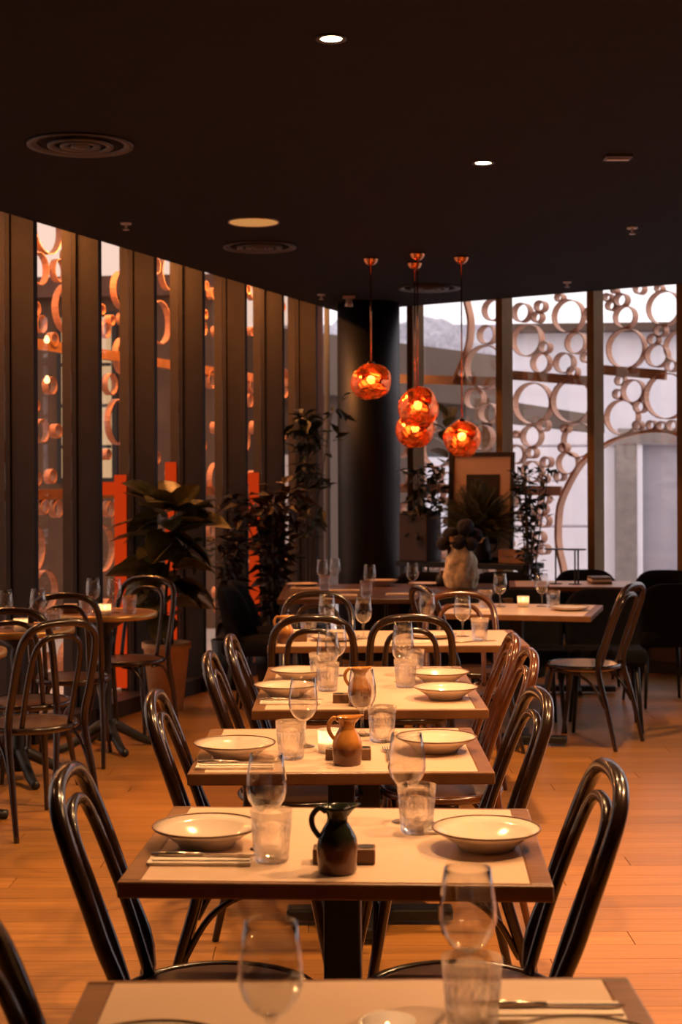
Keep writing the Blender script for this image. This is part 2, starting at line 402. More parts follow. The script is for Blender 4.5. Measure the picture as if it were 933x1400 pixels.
RINGS = [(0.7, 2.91, 0.083), (0.88, 2.95, 0.05), (0.85, 2.86, 0.048), (1.14, 2.85, 0.14), (0.75, 2.67, 0.139), (0.92, 2.6, 0.05), (1.21, 2.62, 0.092), (0.88, 2.47, 0.086), (1.1, 2.46, 0.088), (1.18, 2.38, 0.046), (0.8, 2.13, 0.179), (1.17, 2.14, 0.187), (0.9, 1.94, 0.052), (1.11, 1.91, 0.037), (0.79, 1.85, 0.093), (1.23, 1.81, 0.147), (0.65, 1.87, 0.034), (1.09, 1.75, 0.041), (0.64, 1.7, 0.085), (0.79, 1.71, 0.049), (0.93, 1.63, 0.048), (1.13, 1.62, 0.096), (0.79, 1.55, 0.093), (1.05, 1.51, 0.044), (0.9, 1.49, 0.041), (0.91, 1.32, 0.048), (0.88, 1.23, 0.05), (0.9, 1.13, 0.056), (0.74, 1.18, 0.075), (1.06, 3.01, 0.037), (0.85, 0.99, 0.056), (0.76, 0.86, 0.065), (0.9, 0.89, 0.046), (1.5, 2.98, 0.036), (1.53, 2.91, 0.043), (1.62, 2.95, 0.058), (1.65, 2.81, 0.093), (1.99, 2.86, 0.141), (1.78, 3.03, 0.046), (1.66, 2.55, 0.165), (1.96, 2.68, 0.05), (1.9, 2.61, 0.046), (1.93, 2.48, 0.096), (2.13, 2.54, 0.133), (2.05, 2.39, 0.049), (1.61, 2.29, 0.043), (1.72, 2.2, 0.097), (1.59, 2.18, 0.043), (2.01, 2.15, 0.187), (1.78, 2.07, 0.05), (1.62, 1.99, 0.144), (1.76, 1.92, 0.039), (1.88, 1.92, 0.039), (1.97, 1.91, 0.039), (2.06, 1.91, 0.046), (1.95, 3.02, 0.032), (1.56, 3.03, 0.025), (0.42, 2.95, 0.096), (0.36, 2.74, 0.084), (0.34, 2.46, 0.193), (0.23, 2.19, 0.091), (0.37, 2.06, 0.087), (0.3, 1.85, 0.11), (-0.15, 1.76, 0.165), (0.12, 2.42, 0.042), (-0.53, 1.5, 0.08), (-0.25, 1.54, 0.079), (0.32, 1.65, 0.071), (0.06, 1.62, 0.078), (0.26, 1.49, 0.065), (-0.06, 1.49, 0.066)]
NR = -.62
ARCH = [(1.12, .42), (1.08, 0.72), (1.04, 0.89), (1.03, 1.05), (1.05, 1.26), (1.12, 1.42), (1.2, 1.55), (1.29, 1.65), (1.49, 1.78), (1.67, 1.84), (1.86, 1.87), (2.03, 1.86), (2.14, 1.82), (2.4, 1.66), (2.6, 1.4), (2.68, 1.0), (2.66, .42)]
obj('arch_band', band(bmesh.new(), FR, NR, ARCH), M_ring, scr)
obj('bent_strip', band(bmesh.new(), FR, NR, [(.13, 3.2), (0.15, 3.05), (0.19, 2.87), (0.17, 2.66), (0.1, 2.49), (0.02, 2.34)]), M_ring, scr)
for s0, s1, z0, z1 in ((-.6, .45, 2.40, 2.33), (.55, 1.33, 2.385, 2.30), (1.42, 2.0, 2.39, 2.32), (2.3, 3.2, 2.4, 2.33), (-.6, 1.06, 1.41, 1.385)):
    bm = bmesh.new(); v = fbox(bm, FR, s0, s1, NR - .02, NR + .02, -.04, .04)
    for q in bm.verts:
        t = (Vector((q.co.x, q.co.y, 0)) - RA).dot(RU); q.co.z += z0 + (z1 - z0) * (t - s0) / (s1 - s0)
    obj('cross_bar', bm, M_copper, scr)
used = [(s, z, r) for s, z, r in RINGS]
rr = random.Random(3)
def inarch(s, z): return 1.05 < s < 2.66 and z < 1.85
for i in range(9000):
    if len(used) > 190: break
    r = rr.choice((.035, .045, .05, .06, .09, .12, .15)); s = rr.uniform(-.75, 3.3); z = rr.uniform(.5, 3.15)
    if .6 < s < 1.3 or 1.4 < s < 2.1 or inarch(s, z) or (s < .6 and z > 2): continue
    if all((s - a) ** 2 + (z - c) ** 2 > (r + q + .002) ** 2 for a, c, q in used): used.append((s, z, r))
for s, z, r in used: ring(scr, FR, s, NR, z, r)

scl = thing('ring_screen', 'screen of bronze metal rings outside the deep brown mullions of the amber-lit side', 'screen')
NL = -.78; used = []
for i in range(30000):
    if len(used) > 230: break
    r = rr.choice((.04, .05, .06, .08, .11, .14, .17) if i < 3000 else (.04, .05, .06, .07)); s = rr.uniform(-1.6, 5.6); z = rr.uniform(.15, 3.2)
    if all((s - a) ** 2 + (z - c) ** 2 > (r + q) ** 2 for a, c, q in used): used.append((s, z, r))
for s, z, r in used: ring(scl, FL, s, NL, z, r).scale.z = .5
for z in (1.4, 2.4):
    bm = bmesh.new(); fbox(bm, FL, -1.8, 5.7, NL - .02, NL + .02, z - .035, z + .035); obj('cross_bar', bm, M_copper, scl)

# unseen amber strip under the eaves, added to light the outer mullions and rings
t = thing('added_amber_strip', 'unseen amber strip added under the eaves to light the deep brown mullions from outside', 'lamp', fp(FL, 0, -.52, H + .27), math.atan2(LU.y, LU.x))
obj('housing', newbox((2.06, 0, .015), (7, .07, .03)), M_iron, t)
for i in range(5):
    s = -.9 + i * 1.48
    obj('lens', newbox((s, 0, -.004), (.66, .05, .008)), M_amber, t)
    lamp('added_amber_light', 'AREA', (s, 0, -.012), 75, (1, .42, .10), t, shape='RECTANGLE', size=.66, size_y=.05)
# red light bars outside the glass, against the outer mullions
def neon(s, n, z0, z1, label, extra=None):
    t = thing('red_light_bar', label, 'light', fp(FL, s, n, 0), math.atan2(LU.y, LU.x))
    obj('upright', newbox((0, 0, (z0 + z1) / 2), (.02, .085, z1 - z0), .006), M_neon, t)
    if extra:
        for (a, z) in extra: obj('crossbar', newbox((0, a / 2 + .04, z), (.02, a, .085), .006), M_neon, t)
    return t
neon(2 * SP - .05, -.24, .12, 1.53, 'orange-red light bar with crossbars glowing behind the large potted plant', [(.3, 1.44), (.26, .42)])
neon(3 * SP - .05, -.24, .12, 1.62, 'orange-red upright light bar right of the one with crossbars')
neon(5 * SP - .05, -.24, .12, 1.55, 'orange-red upright light bar nearest to the black column', [(.12, 1.5)])
for z in (2.389, 2.133):  # small glowing bodies standing in for lamp reflections in the left glass
    t = obj('reflection_spot', lathe(bmesh.new(), [(0, -.02), (.012, -.017), (.02, 0), (.012, .017), (.008, .028), (0, .03)], 16), M_amber, smooth=True, loc=(-1.872, 9.555, z))
    tag(t, 'upper of two small glowing spots placed as lamp reflections in the amber-lit windows' if z > 2.2 else 'lower of two small glowing spots placed as lamp reflections in the amber-lit windows', 'bulb')

# ------------------------------------------------------------------ outside: buildings
t = thing('building', 'low brown brick building with one lit window beyond the left windows', 'building', (-6, 19, 0), R(-6))
obj('wall', newbox((0, 0, 1.7), (9, .6, 4.1)), M_brick, t)
obj('parapet', newbox((0, -.05, 3.85), (9.1, .8, .25)), M_sill, t)
fr_ = obj('window_frame', newbox((2.95, -.33, 2.5), (.75, .08, 2.1)), M_frame, t)
obj('window_pane', newbox((2.95, -.35, 2.5), (.62, .08, 1.96)), M_lit, fr_)
for zz in (1.9, 2.4, 2.9): obj('glazing_bar', newbox((2.95, -.4, zz), (.62, .03, .04)), M_frame, fr_)
t = thing('building', 'pale lavender panelled building with a door beyond the far windows', 'building', (7.0, 19.3, 0), R(-4))
obj('wall', newbox((0, .5, 1.5), (9.6, .9, 3.8)), M_render, t)
obj('parapet', newbox((0, .3, 3.44), (9.7, 1.1, .1)), M_wing, t)
PW = bpy.data.meshes.new('panel'); b = newbox((0, 0, 0), (1.17, .06, 1.02), .012, 1); b.to_mesh(PW); b.free(); PW.materials.append(M_render2)
for i in range(8):
    for j in range(3):
        if i == 1 and j < 2: continue
        link('panel', PW, t, (-4.2 + i * 1.2, .02, .33 + j * 1.05))
dr = obj('door_frame', newbox((0, 0, 0), (.27, .16, 2.1)), M_portal, t, loc=(-3.3, -.02, .9))
obj('jamb', newbox((1.3, 0, 0), (.2, .16, 2.1)), M_portal, dr); obj('lintel', newbox((.65, 0, 1.13), (1.5, .2, .2)), M_portal, dr); obj('door_glass', newbox((.65, .03, 0), (1.1, .03, 2.06)), thin_glass('door_glass', (.86, .85, .86), 1.5), dr)
obj('door_leaf', newbox((.16, -.03, 0), (.1, .06, 2.06)), M_render, dr)
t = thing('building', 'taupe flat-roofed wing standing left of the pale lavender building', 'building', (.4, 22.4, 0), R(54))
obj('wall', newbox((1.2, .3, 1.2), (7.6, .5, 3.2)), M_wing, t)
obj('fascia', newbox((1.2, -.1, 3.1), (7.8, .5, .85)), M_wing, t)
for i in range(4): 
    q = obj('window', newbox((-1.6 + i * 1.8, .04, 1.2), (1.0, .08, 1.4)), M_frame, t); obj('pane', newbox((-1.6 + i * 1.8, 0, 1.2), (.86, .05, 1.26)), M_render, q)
t = thing('canopy_beam', 'brown horizontal canopy beam crossing in front of the pale lavender building', 'beam', (2.2, 15.9, 0), math.atan2(2.6, 1.11))
obj('beam', newbox((0, 0, 2.13), (4.6, .14, .2)), M_wing, t)
for x in (-2.1, 2.1): obj('post', newbox((x, 0, .85), (.1, .1, 2.36)), M_wing, t)
t = thing('building', 'tall pale blue-grey block on the skyline behind the taupe wing', 'building', (3.5, 45, 0))
obj('wall', newbox((0, 0, 2.5), (14, 4, 5.6)), mat('hazy_render', (.6, .6, .66), .9), t)
obj('roof', newbox((-1, 0, 5.6), (9, 3, .7)), mat('hazy_roof', (.45, .44, .5), .9), t)
for i in range(6): obj('window', newbox((-3 + i * .7, -2.02, 4.3), (.35, .1, .9)), M_wing, t)
for i, (x, r, lab) in enumerate(((.5, .9, 'hazy round tree on the skyline nearest the black column'), (2.2, 1.1, 'widest hazy tree on the skyline behind the taupe wing'), (3.8, .8, 'small hazy tree on the skyline furthest from the black column'))):
    t = thing('tree', lab, 'tree', (x, 36 + 3 * i, 0), 0)
    bm = bmesh.new(); bmesh.ops.create_icosphere(bm, subdivisions=3, radius=r)
    for v in bm.verts: v.co *= 1 + .25 * noise.noise(v.co * 3 + Vector((i, 0, 0))); 
    obj('crown', bm, M_tree, t, loc=(0, 0, 4.6)); obj('trunk', tube(bmesh.new(), [(0, 0, -.3), (0, 0, 4.2)], .15), M_stem, t)

# ------------------------------------------------------------------ ceiling fittings
def downlight(x, y, e, label, size=105):
    t = thing('ceiling_light', label, 'light', (x, y, H))
    obj('trim_ring', lathe(bmesh.new(), [(.036, -.004), (.052, -.006), (.052, .0), (.036, .0)], 28, closed=True), M_trimgrey, t, True)
    obj('lens', lathe(bmesh.new(), [(0, -.003), (.036, -.003), (.036, .0), (0, .0)], 24), M_lamp, t)
    lamp('spot', 'SPOT', (0, 0, -.02), e, WARM, t, spot_size=R(size), spot_blend=.45, shadow_soft_size=.045)
    return t
downlight(-.026, 4.971, 135, 'lit round downlight at the top centre of the ceiling')
downlight(.665, 6.942, 235, 'lit round downlight on the ceiling nearer the hanging copper lamps')
downlight(.35, 3.5, 120, 'downlight over the table with the dark green jug')
downlight(1.75, 4.9, 250, 'downlight over the bare floor right of the tables', 140)
downlight(1.7, 3.2, 240, 'downlight over the floor right of the nearest table')
downlight(-1.7, 3.6, 12, 'downlight over the floor left of the nearest table')
def vent(label, x, y, r):
    t = thing('ceiling_vent', label, 'vent', (x, y, H))
    obj('outer_ring', lathe(bmesh.new(), [(r * .82, -.004), (r, -.012), (r, 0), (r * .82, 0)], 36, closed=True), M_trimgrey, t, True)
    for q in (.62, .38): obj('diffuser_ring', lathe(bmesh.new(), [(r * q - .03, -.012), (r * q, -.016), (r * q, 0), (r * q - .03, 0)], 32, closed=True), M_trimgrey, t, True)
    obj('hub', lathe(bmesh.new(), [(0, -.02), (r * .18, -.016), (r * .18, 0), (0, 0)], 20), M_trimgrey, t, True)
vent('round dark air vent on the ceiling above the amber-lit windows', -1.129, 6.527, .23)
vent('small round dark air vent behind the amber ceiling disc', -.506, 9.427, .23)
vent('round air vent on the ceiling behind the copper lamp canopies', .684, 11.5, .24)
t = thing('glowing_disc', 'dim amber disc set in the black ceiling', 'light', (-.49, 8.514, H))  # pale ceiling disc; its amber light is put in as a weak glow
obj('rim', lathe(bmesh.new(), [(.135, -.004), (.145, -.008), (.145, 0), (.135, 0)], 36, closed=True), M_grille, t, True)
obj('disc_face', lathe(bmesh.new(), [(0, -.007), (.136, -.005), (.136, 0), (0, 0)], 36), emit('dim_amber_disc_glow', (1, .42, .12), .4), t)
for lab, x, y in (('pale sprinkler head on the ceiling above the deep brown mullions', -1.22, 8.55), ('pale sprinkler head near the grey ceiling slot at upper right', 1.711, 8.77), ('far pale sprinkler head above the middle of the ring windows', 1.697, 11.2), ('pale sprinkler head on the ceiling left of the black column', -.15, 11.9)):
    t = thing('sprinkler', lab, 'sprinkler', (x, y, H))
    obj('flange', lathe(bmesh.new(), [(0, 0), (.032, 0), (.03, -.008), (0, -.008)], 20), M_sprink, t); obj('deflector', lathe(bmesh.new(), [(0, -.008), (.007, -.008), (.007, -.034), (.018, -.036), (.018, -.04), (0, -.04)], 16), M_sprink, t)
t = thing('ceiling_slot', 'small rectangular grey slot fitting on the ceiling at upper right', 'fitting', (1.267, 6.828, H))
obj('plate', newbox((0, 0, -.006), (.125, .1, .012), .003), M_trimgrey, t); obj('slot', newbox((0, 0, -.014), (.1, .03, .006)), M_sprink, t)
t = thing('spotlight', 'small pale spotlight bracket on the ceiling in front of the black column', 'light', (.07, 12.0, H))
obj('bracket', newbox((0, 0, -.01), (.1, .06, .02), .004), M_sprink, t); obj('lamp_head', lathe(bmesh.new(), [(0, -.02), (.02, -.02), (.034, -.08), (.03, -.085), (0, -.06)], 16), M_sprink, t, True)

# hanging copper globes
def pendant(x, y, zc, r, seed, label, energy):
    t = thing('pendant_lamp', label, 'lamp', (x, y, H))
    obj('canopy', lathe(bmesh.new(), [(0, -.05), (.02, -.047), (.04, -.03), (.05, -.008), (.05, 0), (0, 0)], 24), M_canopy, t, True)
    obj('cord', tube(bmesh.new(), [(0, 0, -.04), (0, 0, zc - H + r * .9)], .005, 8), M_canopy, t, True)
    bm = bmesh.new(); bmesh.ops.create_icosphere(bm, subdivisions=5, radius=r)
    for v in bm.verts:
        d = v.co.normalized(); k = 1 + .12 * noise.noise(d * .9 + Vector((seed, 0, 0))) + .03 * noise.noise(d * 2.2 + Vector((0, seed, 0)))
        v.co = d * r * k; v.co.z *= .96
    obj('globe', bm, M_globe, t, True, (0, 0, zc - H))
    cap = obj('lamp_cap', lathe(bmesh.new(), [(0, .03), (.022, .025), (.025, -.03), (0, -.03)], 16), M_canopy, t, True, (0, 0, zc - H + r * .8))
    obj('bulb', lathe(bmesh.new(), [(0, -.03), (.02, -.022), (.028, 0), (.02, .022), (0, .03)], 16), M_bulb, t, True, (0, 0, zc - H + .01))
    lamp('bulb_light', 'POINT', (0, 0, zc - H + .01), energy, (1, .5, .2), t, shadow_soft_size=.03)
def zat(py, Y): return 1.5 + (654 - py) / 2050 * Y
pendant(.203, 9.949, zat(522, 9.95), .131, 1.3, 'highest copper glass pendant lamp hanging before the black column', 2.5)
pendant(.502, 9.732, zat(557, 9.73), .134, 5.1, 'brightest copper glass pendant lamp, upper of the overlapping pair', 5)
pendant(.505, 10.161, zat(588, 10.16), .131, 9.7, 'lower copper glass pendant lamp of the overlapping pair', 3)
pendant(.801, 9.901, zat(600, 9.9), .125, 14.2, 'copper glass pendant lamp hanging lowest before the ring windows', 3)

# ------------------------------------------------------------------ furniture builders
def hoop_pts(hw, z0, y0, ztop, ytop, foot=False):
    half = []
    if foot: half += [(-.195, -.275, .0), (-.19, -.225, .22)]
    half += [(-hw, y0, z0), (-hw - .002, y0 - (y0 - ytop) * .32, z0 + (ztop - z0) * .36), (-hw, y0 - (y0 - ytop) * .66, z0 + (ztop - z0) * .68),
             (-hw * .9, y0 - (y0 - ytop) * .87, z0 + (ztop - z0) * .87), (-hw * .58, y0 - (y0 - ytop) * .97, z0 + (ztop - z0) * .972)]
    return half + [(0, ytop, ztop)] + [(-x, y, z) for x, y, z in reversed(half)]
def make_chair(m=M_chair, seatm=M_seat):
    t = thing('bentwood_chair', '', 'chair')
    s = bmesh.new(); lathe(s, [(0, .452), (.17, .452), (.187, .448), (.2, .44), (.2, .428), (.185, .42), (0, .42)], 32)
    o = obj('seat', s, M_seat if seatm is None else seatm, t, True)
    r = bmesh.new(); tube(r, [(.203 * math.cos(a), .203 * math.sin(a), .44) for a in [2 * PI * k / 32 for k in range(32)]], .0125, 8, True)
    obj('seat_ring', r, m, t, True)
    P = spline(hoop_pts(.178, .455, -.165, .902, -.312, True), 5)
    rad = [.0115 + .0055 * min(1, max(0, p.z / .4)) for p in P]
    obj('back_frame', tube(bmesh.new(), P, rad, 10), m, t, True)
    P = spline(hoop_pts(.112, .45, -.155, .845, -.292), 5)
    obj('inner_hoop', tube(bmesh.new(), P, .0125, 8), m, t, True)
    for sx in (-1, 1):
        P = spline([(sx * .135, .13, .43), (sx * .15, .155, .3), (sx * .175, .19, .12), (sx * .19, .215, 0)], 4)
        obj('leg', tube(bmesh.new(), P, [.018 - .007 * i / (len(P) - 1) for i in range(len(P))], 8), m, t, True)
        P = spline([(sx * .03, .17, .42), (sx * .09, .165, .405), (sx * .14, .165, .345), (sx * .16, .172, .23)], 5)
        obj('brace', tube(bmesh.new(), P, .009, 6), m, t, True)
        P = spline([(sx * .19, .10, .42), (sx * .185, -.04, .405), (sx * .185, -.14, .345), (sx * .19, -.21, .23)], 5)
        obj('brace', tube(bmesh.new(), P, .009, 6), m, t, True)
    return t
def chair(x, y, face, label, kind='dark'):
    # face: heading of the sitter in degrees, 0 = away from the camera, 90 = towards the left
    b = {'dark': lambda: make_chair(), 'red': lambda: make_chair(M_chairred, M_seat), 'cane': lambda: make_chair(M_chair, M_cane)}[kind]
    return put('chair_' + kind, b, label, (x, y, 0), R(face))
def make_tub():
    t = thing('upholstered_chair', '', 'chair')
    obj('seat', newbox((0, 0, .44), (.46, .45, .1), .035, 3), M_black, t, True)
    bm = bmesh.new(); nu, nv = 14, 10; grid = {}
    for side in (0, 1):
        for i in range(nu + 1):
            for j in range(nv + 1):
                u = -1 + 2 * i / nu; v = j / nv
                hw = .215 + .02 * math.sin(v * PI * .6); zz = .41 + .40 * v - .075 * (abs(u) ** 5) * v ** 3
                yy = -.2 - .075 * v + .13 * u * u * (1 - .45 * v)
                th = .026 * (1 - .5 * max(abs(u) ** 8, v ** 8))
                grid[side, i, j] = bm.verts.new((u * hw * (1 - .06 * v ** 6), yy + (th if side else -th), zz))
    for side in (0, 1):
        for i in range(nu):
            for j in range(nv): bm.faces.new((grid[side, i, j], grid[side, i + 1, j], grid[side, i + 1, j + 1], grid[side, i, j + 1]))
    for i in range(nu):
        for j in (0, nv): bm.faces.new((grid[0, i, j], grid[0, i + 1, j], grid[1, i + 1, j], grid[1, i, j]))
    for j in range(nv):
        for i in (0, nu): bm.faces.new((grid[0, i, j], grid[0, i, j + 1], grid[1, i, j + 1], grid[1, i, j]))
    obj('backrest', bm, M_black, t, True)
    for sx in (-1, 1):
        for sy in (-1, 1):
            obj('leg', tube(bmesh.new(), [(sx * .17, sy * .16, .41), (sx * .2, sy * .2, 0)], [.016, .01], 8), M_iron, t, True)
    return t
def tub(x, y, face, label): return put('tub', make_tub, label, (x, y, 0), R(face))

def rect_table(name, label, x, y, w, d, rz, edge=M_wood, top=M_top, legs=(0,), border=.042):
    t = thing(name, label, 'table', (x, y, 0), R(rz))
    e = .015
    obj('table_top', newbox((0, 0, TOP - .006), (w - 2 * border, d - 2 * e, .012)), top, t)
    for q in (-1, 1): obj('edging', newbox((0, q * (d / 2 - e / 2), TOP - .0155), (w, e, .031), .004), edge, t)
    for q in (-1, 1): obj('edging', newbox((q * (w / 2 - border / 2), 0, TOP - .0155), (border, d - 2 * e, .031), .004), edge, t)
    obj('underside', newbox((0, 0, TOP - .02), (w - 2 * border, d - 2 * e, .016)), edge, t)
    for ly in legs:
        obj('column', newbox((0, ly, .385), (.075, .075, .66), .006), M_iron, t)
        obj('top_plate', newbox((0, ly, TOP - .042), (.4, .3, .02)), M_iron, t)
        obj('foot', newbox((0, ly, .035), (.56, .075, .04), .008), M_iron, t); obj('foot', newbox((0, ly, .036), (.075, .5, .038), .008), M_iron, t)
    return t
def round_table(label, x, y, r):
    t = thing('round_table', label, 'table', (x, y, 0))
    obj('table_top', lathe(bmesh.new(), [(0, TOP - .028), (r - .01, TOP - .028), (r - .012, TOP), (0, TOP)], 48), M_darkwood if r < 0 else M_wood, t)
    obj('edging', lathe(bmesh.new(), [(r - .012, TOP - .032), (r, TOP - .028), (r + .003, TOP - .014), (r, TOP + .001), (r - .012, TOP + .002)], 48, closed=True), MATS['brass_edge'], t, True)
    obj('column', lathe(bmesh.new(), [(0, .05), (.06, .05), (.03, .12), (.026, .5), (.04, .62), (.03, .66), (.12, .72), (.12, .73), (0, .73)], 20), M_iron, t, True)
    for k in range(4):
        a = k * PI / 2 + .5; c, s = math.cos(a), math.sin(a)
        P = spline([(.03 * c, .03 * s, .14), (.12 * c, .12 * s, .09), (.22 * c, .22 * s, .035), (.29 * c, .29 * s, .02)], 4)
        obj('foot', tube(bmesh.new(), P, [.03 - .009 * i / (len(P) - 1) for i in range(len(P))], 8), M_iron, t, True)
    return t
mat('brass_edge', (.42, .24, .08), .35, .6)

# tableware builders
def make_wine(h=.19):
    t = thing('wine_glass', '', 'glass')
    k = h / .19
    po = [(.0, .072), (.012, .073), (.026, .083), (.036, .098), (.041, .116), (.0405, .138), (.037, .162), (.033, .19)]
    pi = [(r - .0012, z + .0012) for r, z in po[1:]]; pi[-1] = (po[-1][0] - .0012, .19)
    prof = po + list(reversed(pi)) + [(0, .0745)]
    obj('bowl', lathe(bmesh.new(), [(r, z * k) for r, z in prof], 28), M_glass, t, True)
    obj('stem', lathe(bmesh.new(), [(0, 0), (.033, 0), (.033, .002), (.012, .006), (.0045, .014), (.004, .05), (.006, .068), (.011, .0725), (0, .0725)], 24), M_glass, t, True)
    return t
def make_tumbler():
    t = thing('tumbler', '', 'glass')
    bm = bmesh.new(); n = 40; rings = []
    for r, z, fc in ((.029, 0, .04), (.034, .005, .06), (.0365, .04, .07), (.0385, .062, .05), (.0395, .072, 0), (.0415, .1, 0), (.0398, .1, 0), (.0375, .07, 0), (.0345, .04, 0), (.031, .016, 0), (.026, .013, 0)):
        rings.append([bm.verts.new((r * (1 - (fc if k % 2 else 0)) * math.cos(2 * PI * k / n), r * (1 - (fc if k % 2 else 0)) * math.sin(2 * PI * k / n), z)) for k in range(n)])
    for a, b in zip(rings, rings[1:]):
        for k in range(n): bm.faces.new((a[k], a[(k + 1) % n], b[(k + 1) % n], b[k]))
    bm.faces.new(list(reversed(rings[0]))); bm.faces.new(rings[-1])
    o = obj('wall', bm, M_cut, t)
    for p in o.data.polygons: p.use_smooth = p.center.z > .073 or (p.center.xy.length < .0355 and p.center.z > .02)
    return t
def make_plate():
    t = thing('plate', '', 'plate')
    obj('dish', lathe(bmesh.new(), [(0, .006), (.048, .006), (.05, 0), (.056, 0), (.06, .008), (.085, .026), (.107, .037), (.108, .041), (.086, .031), (.058, .013), (0, .011)], 40), M_plate, t, True)
    obj('rim', tube(bmesh.new(), [(.1078 * math.cos(a), .1078 * math.sin(a), .0405) for a in [2 * PI * k / 44 for k in range(44)]], .0021, 6, True), M_rim, t, True)
    return t
def make_flat_plate():
    t = thing('plate', '', 'plate')
    obj('dish', lathe(bmesh.new(), [(0, 0), (.07, 0), (.1, .01), (.112, .018), (.112, .021), (.098, .015), (.068, .006), (0, .006)], 36), M_plate, t, True)
    obj('rim', tube(bmesh.new(), [(.112 * math.cos(a), .112 * math.sin(a), .0195) for a in [2 * PI * k / 40 for k in range(40)]], .002, 6, True), M_rim, t, True)
    return t
def make_napkin():
    t = thing('napkin', '', 'napkin')
    obj('fold', newbox((0, 0, .0035), (.2, .062, .007), .002), M_napkin, t); obj('fold', newbox((.004, .004, .0088), (.188, .05, .0035), .0015), M_napkin, t)
    return t
def make_knife():
    t = thing('knife', '', 'cutlery')
    obj('handle', tube(bmesh.new(), [(-.1, 0, .004), (-.06, 0, .0045), (0, 0, .004)], [.004, .0052, .0035], 8), M_steel, t, True)
    bm = bmesh.new(); prism(bm, [(0, -.004), (.09, -.009), (.108, -.002), (.1, .004), (0, .004)], .002, .0038); obj('blade', bm, M_steel, t)
    return t
def make_fork():
    t = thing('fork', '', 'cutlery')
    obj('handle', tube(bmesh.new(), [(-.1, 0, .004), (-.05, 0, .004), (.04, 0, .005)], [.0045, .0035, .003], 8), M_steel, t, True)
    bm = bmesh.new(); prism(bm, [(.035, -.003), (.052, -.011), (.06, -.011), (.06, .011), (.052, .011), (.035, .003)], .004, .006); obj('neck', bm, M_steel, t)
    for q in (-.0095, -.0032, .0032, .0095): obj('tine', newbox((.08, q, .0055), (.042, .0026, .002)), M_steel, t)
    return t
def make_jug(m):
    t = thing('jug', '', 'jug')
    po = [(0, 0), (.034, 0), (.0365, .004), (.0385, .03), (.039, .05), (.036, .066), (.027, .083), (.0195, .095), (.019, .104), (.024, .117), (.0275, .124)]
    pi = [(.0255, .124), (.0165, .103), (.024, .083), (.033, .06), (.034, .01), (0, .008)]
    bm = lathe(bmesh.new(), po + pi, 32)
    for v in bm.verts:                                    # pull out the pouring lip
        if v.co.z > .1 and v.co.x > 0:
            k = (v.co.z - .1) / .024 * max(0, v.co.x / .027) ** 2; v.co.x += .016 * k; v.co.z += .004 * k
    obj('body', bm, m, t, True)
    P = spline([(-.021, 0, .113), (-.034, 0, .12), (-.047, 0, .105), (-.046, 0, .085), (-.034, 0, .066)], 6)
    obj('handle', tube(bmesh.new(), P, .0055, 8), m, t, True)
    return t
def make_block():
    t = thing('wooden_block', '', 'holder')
    obj('body', newbox((0, 0, .015), (.12, .045, .03), .003), M_block, t)
    obj('well', lathe(bmesh.new(), [(0, .0302), (.014, .0302), (.016, .0312), (0, .0312)], 18, (-.04, 0, 0)), M_iron, t); obj('well', lathe(bmesh.new(), [(0, .0302), (.014, .0302), (.016, .0312), (0, .0312)], 18, (.042, 0, 0)), M_iron, t)
    return t
def make_candle():
    t = thing('votive_candle', '', 'candle')
    obj('holder', lathe(bmesh.new(), [(0, 0), (.031, 0), (.033, .004), (.035, .062), (.032, .062), (.03, .008), (0, .008)], 24), M_votive, t, True)
    obj('wax', lathe(bmesh.new(), [(0, .009), (.0285, .009), (.0295, .03), (0, .03)], 20), M_wax, t, True)
    obj('flame', lathe(bmesh.new(), [(0, .034), (.005, .039), (.006, .045), (.003, .054), (0, .06)], 12), M_flame, t, True)
    lamp('flame_light', 'POINT', (0, 0, .047), .35, (1, .5, .2), t, shadow_soft_size=.008)
    return t
def make_box():
    t = thing('small_box', '', 'box')
    obj('body', newbox((0, 0, .02), (.085, .055, .04), .003), M_napkin if False else M_block, t); obj('sachets', newbox((0, 0, .044), (.07, .042, .016), .002), M_napkin, t)
    return t
def wine(x, y, l): return put('wine', make_wine, l, (x, y, TOP), rnd.uniform(0, 6))
def tumbler(x, y, l): return put('tumbler', make_tumbler, l, (x, y, TOP), rnd.uniform(0, 6))
def plate(x, y, l): return put('plate', make_plate, l, (x, y, TOP), rnd.uniform(0, 6))
def flat(x, y, l): return put('flat', make_flat_plate, l, (x, y, TOP), rnd.uniform(0, 6))
def napkin(x, y, l, rz=0): return put('napkin', make_napkin, l, (x, y, TOP), R(rz))
def knife(x, y, l, rz=0, z=TOP): return put('knife', make_knife, l, (x, y, z), R(rz))
def fork(x, y, l, rz=0, z=TOP): return put('fork', make_fork, l, (x, y, z), R(rz))
def jugg(x, y, l, rz=0): return put('jugg', lambda: make_jug(M_jugg), l, (x, y, TOP), R(rz))
def juga(x, y, l, rz=0): return put('juga', lambda: make_jug(M_juga), l, (x, y, TOP), R(rz))
def block(x, y, l, rz=0): return put('block', make_block, l, (x, y, TOP), R(rz))
def candle(x, y, l): return put('candle', make_candle, l, (x, y, TOP), 0)
def sbox(x, y, l, rz=0): return put('sbox', make_box, l, (x, y, TOP), R(rz))

